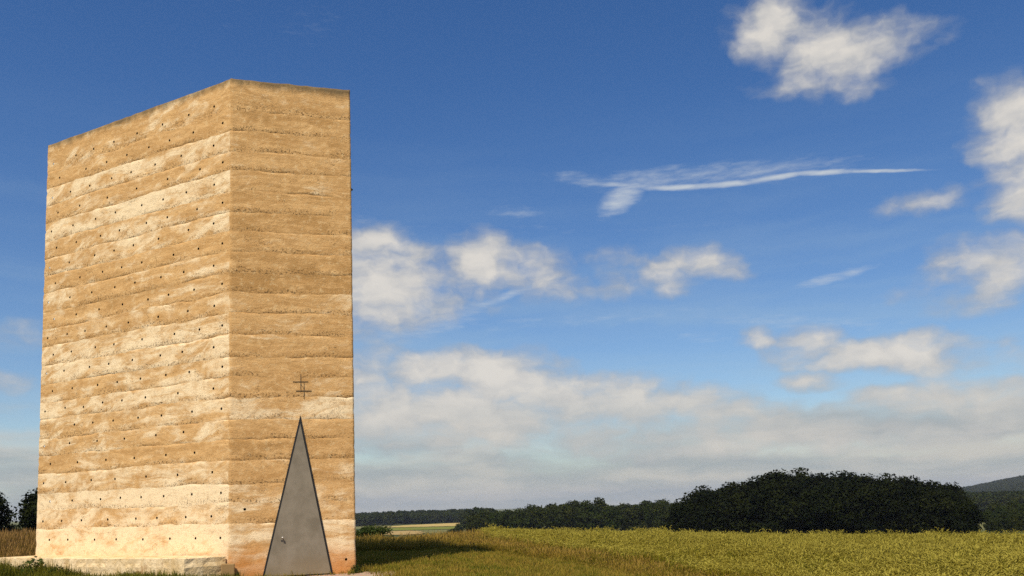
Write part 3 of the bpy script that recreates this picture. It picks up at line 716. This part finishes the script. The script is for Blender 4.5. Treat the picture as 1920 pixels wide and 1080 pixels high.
grove([(px_dir(a), d, topz(a, b_, d) + 0.5, 1.0) for a, b_, d in MB_],
      lambda i: ('leftmost' if i == 0 else 'rightmost' if i == len(MB_) - 1 else ordn[i] + ' from left') + ' of the rear crowns along the top of the low wood', K_WOOD, 16.0, 'rear trees of the low wood')
RW = [(1832, 948, 300), (1862, 940, 290), (1898, 938, 300), (1935, 934, 295), (1975, 934, 300), (1850, 934, 350), (1885, 931, 345), (1915, 930, 350)]
RWL = ['pale green tree at the right end of the dark grove', 'rounded green tree just right of the dark grove below the hill', 'green tree near the right picture edge below the wooded hill', 'green tree cut by the right picture edge', 'green tree past the right picture edge', 'rear crown showing just right of the grove', 'rear crown under the middle of the wooded hill', 'rear crown under the hill at the right picture edge']
grove([(px_dir(a), d, topz(a, b_, d) + 0.4, 0.9) for a, b_, d in RW[:4] + RW[5:] + [(1846, 962, 235), (1880, 958, 240), (1912, 955, 232)]], lambda i: (RWL[:4] + RWL[5:] + ['low green tree touching the right foot of the dark grove', 'low green tree between grove and picture edge, nearest the crop', 'low green tree at the right picture edge just above the crop'])[i], K_WOOD, 16.0, 'trees right of the grove')

# trees by the left edge
for tb, d, top, ws, kd, lb in ((px_dir(-20), 88, 4.7, 0.95, 0, 'dark broadleaf tree cut by the left picture edge'),
                               (px_dir(80), 84, 4.7, 1.15, 1, 'dark broadleaf tree peeking out behind the left edge of the chapel'),
                               (px_dir(22), 96, 1.2, 1.5, 0, 'low dark tree in the gap between the two trees left of the chapel'),
                               (px_dir(100), 92, 3.4, 1.3, 1, 'dark tree mostly hidden behind the left edge of the chapel')):
    y = d / math.hypot(1, tb); x = tb * y
    tree_at(x, y, K_NEAR[kd], (top - float(ground_z(x, y))) / 6.0, ws, lb, 'trees left of the chapel')

# bush beside the chapel, small tree in the far field, two standing trees at the far wood
K_BUSH = kinds('bush', (41,), 3.0, 3.6, 0.1, 5200, 0.10, mt_leaf3, 26)
def bush(px, d, top, ws, label, K, H0, name, cat):
    tb = px_dir(px); y = d / math.hypot(1, tb); x = tb * y; g_ = float(ground_z(x, y))
    e = tree_at(x, y, K, (top - g_) / H0, ws, label, None, name); e['category'] = cat
bush(692, 46, topz(692, 982, 46), 1.95, 'rounded green bush right of the chapel below the far fields', K_BUSH[0], 3.0, 'bush', 'bush')
bush(853, 420, topz(853, 980, 420), 0.9, 'small dark round tree standing alone before the far stubble field', K_FAR[0], 15.0, 'field_tree', 'tree')
bush(843, 430, topz(843, 988, 430), 1.6, 'tiny dark shrub beside the lone round tree', K_FAR[1], 15.0, 'shrub', 'shrub')
bush(727, 900, topz(727, 956, 900), 1.1, 'round tree rising above the far wood right of the chapel', K_FAR[2], 15.0, 'broadleaf_tree', 'tree')
bush(864, 800, topz(864, 955, 800), 0.9, 'tall tree at the right end of the far wood above the stubble', K_FAR[1], 15.0, 'broadleaf_tree', 'tree')

# ------------------------------------------------------------------ scattering of uncountable things
def scatter(name, pts, rot, scl, idx, protos, **props):
    me = bpy.data.meshes.new(name); n = len(pts)
    me.vertices.add(n); me.vertices.foreach_set('co', np.asarray(pts, np.float32).ravel())
    a = me.attributes.new('rot', 'FLOAT_VECTOR', 'POINT'); a.data.foreach_set('vector', np.asarray(rot, np.float32).ravel())
    a = me.attributes.new('scl', 'FLOAT_VECTOR', 'POINT'); a.data.foreach_set('vector', np.asarray(scl, np.float32).ravel())
    a = me.attributes.new('idx', 'INT', 'POINT'); a.data.foreach_set('value', np.asarray(idx, np.int32))
    o = link(name, me, kind='stuff', **props)
    ng = bpy.data.node_groups.new(name, 'GeometryNodeTree')
    ng.interface.new_socket('Geometry', in_out='INPUT', socket_type='NodeSocketGeometry')
    ng.interface.new_socket('Geometry', in_out='OUTPUT', socket_type='NodeSocketGeometry')
    N = ng.nodes; Lk = ng.links
    gi = N.new('NodeGroupInput'); go = N.new('NodeGroupOutput'); ip = N.new('GeometryNodeInstanceOnPoints'); jg = N.new('GeometryNodeJoinGeometry')
    for p in protos:
        oi = N.new('GeometryNodeObjectInfo'); oi.inputs['Object'].default_value = p; oi.inputs['As Instance'].default_value = True
        Lk.new(oi.outputs['Geometry'], jg.inputs[0])
    def na(nm, dt):
        q = N.new('GeometryNodeInputNamedAttribute'); q.data_type = dt; q.inputs[0].default_value = nm; return q.outputs[0]
    Lk.new(gi.outputs[0], ip.inputs['Points']); Lk.new(jg.outputs[0], ip.inputs['Instance'])
    ip.inputs['Pick Instance'].default_value = True
    Lk.new(na('idx', 'INT'), ip.inputs['Instance Index']); Lk.new(na('rot', 'FLOAT_VECTOR'), ip.inputs['Rotation']); Lk.new(na('scl', 'FLOAT_VECTOR'), ip.inputs['Scale'])
    Lk.new(ip.outputs[0], go.inputs[0])
    md = o.modifiers.new('scatter', 'NODES'); md.node_group = ng
    return o

def ribbon(p0, dirs, lens, widths, side):
    V = []; F = []; p = Vector(p0); s = Vector(side)
    V += [p - s * widths[0], p + s * widths[0]]
    for i, (d, l) in enumerate(zip(dirs, lens)):
        p = p + Vector(d) * l; w = widths[i + 1]
        V += [p - s * w, p + s * w]; k = 2 * i; F.append((k, k + 1, k + 3, k + 2))
    return V, F

def grass_proto(name, seed, n, rad_, h0, h1, width, mat, head=0.0, lean=0.5):
    g = random.Random(seed); V = []; F = []; A = []; R = []
    for i in range(n):
        a = g.uniform(0, 6.28); r = rad_ * math.sqrt(g.random()); h = g.uniform(h0, h1); az_ = g.uniform(0, 6.28)
        ln = g.uniform(0.05, lean); sd = (-math.sin(az_), math.cos(az_), 0)
        def dr(t): return Vector((math.cos(az_) * math.sin(t), math.sin(az_) * math.sin(t), math.cos(t)))
        hd_ = g.random() < head
        w = width * g.uniform(0.7, 1.3)
        if hd_: ls = [h * .45, h * .35, h * .13, h * .12]; ws = [w * .5, w * .45, w * .4, w * 1.5, w * .2]; ang = [ln * .3, ln * .6, ln * 1.1, ln * 1.6]
        else: ls = [h * .4, h * .35, h * .25]; ws = [w, w * .9, w * .6, w * .08]; ang = [ln * .4, ln * 1.1, ln * 2.0]
        v, f = ribbon((math.cos(a) * r, math.sin(a) * r, -0.02), [dr(t) for t in ang], ls, ws, sd)
        b_ = len(V); V += v; F += [tuple(q + b_ for q in ff) for ff in f]
        m_ = len(v) // 2
        for q in range(m_):
            A += [q / (m_ - 1) + (1.0 if hd_ and q >= m_ - 2 else 0.0)] * 2
        R += [g.random()] * len(v)
    me = mesh_from(name, np.array([tuple(v) for v in V]), np.array(F), [mat], {'t': A, 'r': R})
    return bpy.data.objects.new(name, me)

def blade_mat(name, root, tip, alt, headc, big=0.25, trans=0.3):
    mt, T, b, out = material(name)
    t = T.attr('t'); r = T.attr('r'); P = T.new('ShaderNodeNewGeometry').outputs['Position']
    oi = T.new('ShaderNodeObjectInfo').outputs['Random']
    n = T.noise(P, big, 4, 0.6)
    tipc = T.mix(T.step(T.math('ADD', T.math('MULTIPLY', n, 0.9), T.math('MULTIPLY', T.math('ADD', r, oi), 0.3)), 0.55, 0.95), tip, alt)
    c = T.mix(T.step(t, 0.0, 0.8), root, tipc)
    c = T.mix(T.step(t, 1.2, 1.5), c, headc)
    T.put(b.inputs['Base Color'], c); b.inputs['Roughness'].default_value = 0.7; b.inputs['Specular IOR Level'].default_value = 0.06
    tr = T.new('ShaderNodeBsdfTranslucent', {'Color': c}); ms = T.new('ShaderNodeMixShader', {0: trans})
    T.l.new(b.outputs[0], ms.inputs[1]); T.l.new(tr.outputs[0], ms.inputs[2]); T.l.new(ms.outputs[0], out.inputs[0])
    return mt
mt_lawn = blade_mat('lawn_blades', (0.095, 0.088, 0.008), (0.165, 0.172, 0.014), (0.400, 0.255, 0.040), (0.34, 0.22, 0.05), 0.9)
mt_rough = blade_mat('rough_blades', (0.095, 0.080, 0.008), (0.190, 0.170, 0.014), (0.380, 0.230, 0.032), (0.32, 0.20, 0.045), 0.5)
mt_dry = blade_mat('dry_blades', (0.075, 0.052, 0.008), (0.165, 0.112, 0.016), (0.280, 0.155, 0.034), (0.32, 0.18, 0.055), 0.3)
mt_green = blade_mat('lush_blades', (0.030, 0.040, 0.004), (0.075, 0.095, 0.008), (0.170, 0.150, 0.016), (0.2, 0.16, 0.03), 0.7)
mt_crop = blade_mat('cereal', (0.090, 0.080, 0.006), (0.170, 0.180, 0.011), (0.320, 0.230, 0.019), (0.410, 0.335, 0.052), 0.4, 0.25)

P_LAWN = [grass_proto('lawn_tuft', 50 + i, 34, 0.16, 0.06, 0.17, 0.0042, mt_lawn, 0.06, 0.9) for i in range(3)]
P_GREEN = [grass_proto('lush_tuft', 60 + i, 34, 0.16, 0.07, 0.22, 0.0050, mt_green, 0.03, 0.9) for i in range(3)]
P_ROUGH = [grass_proto('rough_tuft', 70 + i, 30, 0.20, 0.25, 0.62, 0.0050, mt_rough, 0.40, 0.5) for i in range(3)]
P_DRY = [grass_proto('dry_tuft', 80 + i, 30, 0.25, 0.45, 1.0, 0.0065, mt_dry, 0.55, 0.4) for i in range(3)]

def crop_proto(seed):
    g = random.Random(seed); V = []; F = []; A = []; R = []
    def put(v, f, a, r):
        b_ = len(V); V.extend(v); F.extend([tuple(q + b_ for q in ff) for ff in f]); A.extend(a); R.extend([r] * len(v))
    for i in range(42):
        a = g.uniform(0, 6.28); rr = 0.34 * math.sqrt(g.random()); h = g.uniform(0.62, 0.86); az_ = g.gauss(0.5, 1.4); r = g.random()
        ln = g.uniform(0.03, 0.25); ca_, sa_ = math.cos(az_), math.sin(az_); sd = (-sa_, ca_, 0)
        def dr(t): return Vector((ca_ * math.sin(t), sa_ * math.sin(t), math.cos(t)))
        p0 = Vector((math.cos(a) * rr, math.sin(a) * rr, -0.02))
        v, f = ribbon(p0, [dr(ln * .5), dr(ln)], [h * .5, h * .42], [.003, .003, .0025], sd)
        put(v, f, [0, 0, .5, .5, .9, .9], r)
        # nodding ear, three-sided, with awns
        p = p0 + dr(ln * .5) * (h * .5) + dr(ln) * (h * .42); t = ln + g.uniform(.2, .6); L_ = g.uniform(.08, .125); cv = g.uniform(.25, .75)
        ws = [.004, .010, .0115, .009, .002]; rows = []
        for j in range(5):
            d = dr(t); u = Vector(sd); w_ = d.cross(u)
            rows.append([p + (u * math.cos(q) + w_ * math.sin(q)) * ws[j] for q in (0.5, 2.6, 4.7)])
            p = p + d * (L_ / 4); t += cv / 1.6
        v = [x for q in rows for x in q]; f = [(3 * j + k, 3 * j + (k + 1) % 3, 3 * j + 3 + (k + 1) % 3, 3 * j + 3 + k) for j in range(4) for k in range(3)]
        put(v, f, [2.0] * 15, r)
        for q in range(2):
            d = (dr(t - .4) + Vector((g.uniform(-.4, .4), g.uniform(-.4, .4), g.uniform(-.1, .5)))).normalized()
            st_ = rows[2 + q][q]; v, f = ribbon(st_, [d], [.09], [.0016, .0003], sd); put(v, f, [2.0] * 4, r)
        # a drooping leaf
        for q in range(2):
            b0 = p0 + dr(ln * .5) * (h * g.uniform(.25, .5)); a2 = g.uniform(0, 6.28); w_ = g.uniform(.005, .009)
            def d2(t): return Vector((math.cos(a2) * math.sin(t), math.sin(a2) * math.sin(t), math.cos(t)))
            v, f = ribbon(b0, [d2(.5), d2(1.0), d2(1.9)], [.11, .10, .09], [w_ * .7, w_, w_ * .8, .0005], (-math.sin(a2), math.cos(a2), 0))
            put(v, f, [.3, .3, .55, .55, .75, .75, 1, 1], r)
    me = mesh_from('cereal_clump', np.array([tuple(v) for v in V]), np.array(F), [mt_crop], {'t': A, 'r': R})
    return bpy.data.objects.new('cereal_clump', me)
P_CROP = [crop_proto(100 + i) for i in range(4)]

g = np.random.default_rng(77)
def in_poly(px, py, poly):
    c = np.zeros(px.shape, bool); n = len(poly)
    for i in range(n):
        (ax, ay), (bx, by) = poly[i], poly[(i + 1) % n]
        c ^= ((ay > py) != (by > py)) & (px < (bx - ax) * (py - ay) / (by - ay + 1e-12) + ax)
    return c
def fill(poly, dens):
    P_ = np.array(poly); lo, hi = P_.min(0), P_.max(0); n = int(np.prod(hi - lo) * dens)
    q = g.uniform(lo, hi, (n, 2)); return q[in_poly(q[:, 0], q[:, 1], poly)]
PLAN = [tuple(p + (p - sum(POLY) / 5) * 0.012) for p in POLY]
PLINTH = [tuple(cL + tanv[0] * a + nrm[0] * b_) for a, b_ in ((-0.3, -0.1), (SL, -0.1), (SL - 0.4, 0.97), (-0.6, 0.97))]
PATH = [(-6.2, 17.2), (-5.9, 20.2), (-5.3, 20.7), (-3.75, 21.2), (-3.2, 21.5), (-2.75, 21.2), (-2.6, 20.2), (-2.2, 17)]
def keep_out(q):
    bad = in_poly(q[:, 0], q[:, 1], PLAN) | in_poly(q[:, 0], q[:, 1], PLINTH) | in_poly(q[:, 0] + g.normal(0, .35, len(q)), q[:, 1] + g.normal(0, .2, len(q)), PATH)
    return q[~bad]
def lay(name, q, protos, s0, s1, hvar=None, tilt=0.12, sink=0.0, **props):
    n = len(q); z = ground_z(q[:, 0], q[:, 1]) - sink
    s = g.uniform(s0, s1, n); hs_ = s * (hvar(q) if hvar is not None else 1.0)
    rot = np.stack([g.normal(0, tilt, n), g.normal(0, tilt, n), g.uniform(0, 6.28, n)], -1)
    scatter(name, np.column_stack([q, z]), rot, np.column_stack([s, s, hs_]), g.integers(0, len(protos), n), protos, **props)

EDGE = [(-1.4, 40), (-1.2, 36.5), (2.4, 29.0), (4.6, 22.0), (6.0, 15.0), (6.5, 9.5)]
CROP = EDGE[::-1] + [(-2.2, 52), (34, 52), (34, 30), (9, 9.5)]
q = fill(CROP, 9.0); q = q[(q[:, 0] / q[:, 1] < 0.64)]
def edge_dist(q):
    d = np.full(len(q), 1e9)
    for (ax, ay), (bx, by) in zip(EDGE[:-1], EDGE[1:]):
        t = np.clip(((q[:, 0] - ax) * (bx - ax) + (q[:, 1] - ay) * (by - ay)) / ((bx - ax) ** 2 + (by - ay) ** 2), 0, 1)
        d = np.minimum(d, np.hypot(q[:, 0] - ax - t * (bx - ax), q[:, 1] - ay - t * (by - ay)))
    return d
def crop_h(q): return (0.55 + 0.45 * sstep(0.0, 3.2, edge_dist(q) + g.normal(0, .5, len(q)))) * (0.84 + 0.24 * fbm(q[:, 0] / 2.5, q[:, 1] / 2.5, 21, 3) + 0.22 * (g.random(len(q)) < 0.04))
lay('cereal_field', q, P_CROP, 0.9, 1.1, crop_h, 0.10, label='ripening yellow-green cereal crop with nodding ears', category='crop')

VERGE = [(-6.5, 17.5), (7.0, 9), (6.3, 15), (4.9, 22), (2.5, 29), (-1.6, 35.5), (-2.0, 40), (-10, 40), (-9, 27), (-5, 26.5), (-3.8, 21.2), (-6.5, 20.3)]
q = keep_out(fill(VERGE, 75)); q = q[(q[:, 1] < 30) & (q[:, 1] > 16.5)]
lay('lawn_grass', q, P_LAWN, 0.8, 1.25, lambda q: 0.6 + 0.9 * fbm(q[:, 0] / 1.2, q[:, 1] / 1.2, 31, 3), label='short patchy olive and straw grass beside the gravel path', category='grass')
STRIP = [(4.6, 12), (4.3, 15), (2.9, 22), (0.2, 28), (-3.4, 34), (-3.2, 40), (-1.5, 40), (-1.2, 35.5), (2.8, 29.4), (5.1, 22), (6.6, 13)]
ROUGH = [(-9.2, 32), (-6.0, 31.0), (-3.0, 30.5), (-0.6, 29.5), (0.3, 30), (-1.5, 34), (-2.0, 46), (-11, 46)]
q1 = fill(STRIP, 26); q2 = fill(ROUGH, 22)
q = keep_out(np.concatenate([q1, q2]))
lay('rough_grass', q, P_ROUGH, 0.75, 1.15, lambda q: (0.35 + 0.85 * fbm(q[:, 0] / 2.0, q[:, 1] / 2.0, 33, 3)) * (0.75 + 0.35 * sstep(28, 38, q[:, 1])), label='long seeding grass along the cereal edge and behind the chapel shadow', category='grass')
LEFT = [(-17.5, 19.5), (-11, 16), (-6.5, 16.5), (-6.3, 20.3), (-12.6, 23.0), (-13.9, 24.4), (-18, 30)]
q = keep_out(fill(LEFT, 85))
lay('lush_grass', q, P_GREEN, 0.8, 1.3, lambda q: 0.6 + 0.8 * fbm(q[:, 0] / 0.9, q[:, 1] / 0.9, 35, 3), label='green grass in front of the concrete plinth', category='grass')
q = np.array([tuple(cL + tanv[0] * a + nrm[0] * (0.99 + b_)) for a, b_ in zip(g.uniform(-0.6, SL, 420), g.random(420) ** 1.5 * 0.9)])
q = q[fbm(q[:, 0] * 1.5, q[:, 1] * 1.5, 61, 2) > 0.42]
lay('plinth_grass', q, P_GREEN, 1.2, 1.7, lambda q: (0.6 + 0.9 * fbm(q[:, 0] / 0.5, q[:, 1] / 0.5, 36, 3)) * (1.0 + 1.0 * sstep(-10.6, -12.2, q[:, 0])), label='longer dark green grass right along the foot of the plinth', category='grass')
DRY = [(-13.8, 25.2), (-15.8, 24.8), (-42, 58), (-27, 58)]
q = keep_out(fill(DRY, 16))
lay('dry_grass', q, P_DRY, 0.7, 1.1, lambda q: 0.45 + 0.55 * sstep(24, 34, q[:, 1]) + 0.3 * fbm(q[:, 0] / 2, q[:, 1] / 2, 37, 3), label='tall reddish dry grass left of the chapel', category='grass')

# weeds against the plinth and the chapel corner
def weed(s, o_, sc, label, face=0):
    p = POLY[face] + tanv[face] * s + nrm[face] * o_
    e = link('weed_tuft', ME_WEED[int(s * 7) % 2], label=label, category='weed', group='weeds against the plinth')
    e.location = (p[0], p[1], float(ground_z(p[0], p[1]))); e.scale = (sc * 1.3, sc * 1.3, sc * 1.15); e.rotation_euler.z = s * 2.4
ME_WEED = []
for sd_ in (5, 6):
    gg = np.random.default_rng(sd_); n = 420
    d = gg.normal(size=(n, 3)); d /= np.linalg.norm(d, axis=1, keepdims=True); d[:, 2] = np.abs(d[:, 2])
    C = d * np.array([0.28, 0.28, 0.42]) * (gg.random((n, 1)) ** 0.5)
    C[:, :2] *= (1.15 - C[:, 2:3]); V, F = leaf_faces(C, d + np.array([0, 0, .5]), 0.035, gg)
    ME_WEED.append(mesh_from('weed_tuft', V, F, [mt_leaf3], {'r': np.repeat(gg.random(n), 4)}))
for s, o_, sc, lb in ((0.05, 1.12, 0.75, 'low weed at the far left tip of the plinth'), (0.55, 1.15, 1.0, 'bushy dark weed near the left tip of the plinth'), (1.0, 1.18, 0.85, 'dark weed second from the plinth tip'),
                      (1.75, 1.15, 1.25, 'tallest dark weed leaning on the plinth'), (2.7, 1.18, 0.8, 'low weed at the middle of the plinth'), (3.25, 1.22, 0.65, 'small weed right of the plinth middle'),
                      (5.2, 1.2, 0.5, 'small weed low against the right half of the plinth')):
    weed(s, o_, sc, lb)
weed(2.83, 0.12, 0.45, 'yellow-green tuft at the right foot of the chapel', 1)

# ------------------------------------------------------------------ far woods and wooded hill
def far_pts(b0, b1, d0, d1, n):
    tb = g.uniform(px_dir(b0), px_dir(b1), n); d = g.uniform(d0, d1, n); y = d / np.hypot(1, tb); return np.column_stack([tb * y, y])
P_FAR = []
for cm_, tm_ in K_FAR: P_FAR.append(bpy.data.objects.new('far_crown', cm_))
q = np.concatenate([far_pts(560, 880, 925, 1080, 420), far_pts(872, 915, 560, 700, 50), far_pts(1790, 2060, 620, 1700, 700)])
lay('far_wood', q, P_FAR, 0.82, 1.05, None, 0.03, label='unbroken dark wood across the far fields right of the chapel', category='wood')
hb = np.linspace(1700, 2150, 60); hd_ = np.linspace(1700, 3600, 40)
HB, HD = np.meshgrid(hb, hd_)
tb = (HB - 960) / 1660; yy = HD / np.hypot(1, tb); xx = tb * yy
def hill_h(b_, d): return -22 + (31 * sstep(1690, 1990, b_) * np.exp(-((d - 2700) / 620) ** 2)) * 1.55
hz_ = hill_h(HB, HD)
I = np.arange(HB.size).reshape(HB.shape)
F = np.stack([I[:-1, :-1], I[:-1, 1:], I[1:, 1:], I[1:, :-1]], -1).reshape(-1, 4)
link('hill', mesh_from('hill', np.stack([xx, yy, hz_ - 3], -1).reshape(-1, 3), F, [plain_field('hill_floor', (0.03, 0.045, 0.014), (0.05, 0.06, 0.02), 0.02)], smooth=True), kind='structure')
n = 2600; bb = g.uniform(1700, 2050, n); dd = g.uniform(1750, 2900, n); tb = (bb - 960) / 1660; y = dd / np.hypot(1, tb); x = tb * y
z = hill_h(bb, dd) - 2
s = g.uniform(0.7, 1.0, n)
scatter('hill_forest', np.column_stack([x, y, z]), np.column_stack([0 * s, 0 * s, g.uniform(0, 6.28, n)]), np.column_stack([s * 1.2, s * 1.2, s * 0.8]), g.integers(0, 3, n), P_FAR, label='blue-green forest covering the distant hill at the right', category='forest')

# ------------------------------------------------------------------ haze
mh = bpy.data.materials.new('haze'); mh.use_nodes = True; T = NT(mh.node_tree); T.n.clear()
out = T.new('ShaderNodeOutputMaterial'); pv_ = T.new('ShaderNodeVolumePrincipled')
pv_.inputs['Color'].default_value = (0.90, 0.94, 1.0, 1); pv_.inputs['Density'].default_value = 0.00008; pv_.inputs['Anisotropy'].default_value = 0.2
T.l.new(pv_.outputs[0], out.inputs['Volume'])
hz = MB(); hz.prism([(-9200, -9200), (9200, -9200), (9200, 9200), (-9200, 9200)], -95.0, 75.0, lambda a, b_, c_: (a, b_, c_))
link('haze', hz.mesh('haze', [mh]), kind='stuff')

S.cycles.max_bounces = 4; S.cycles.diffuse_bounces = 2; S.cycles.glossy_bounces = 2; S.cycles.transmission_bounces = 3; S.cycles.transparent_max_bounces = 6; S.cycles.volume_bounces = 0
S.cycles.use_denoising = False; S.cycles.use_adaptive_sampling = True; S.cycles.adaptive_threshold = 0.015
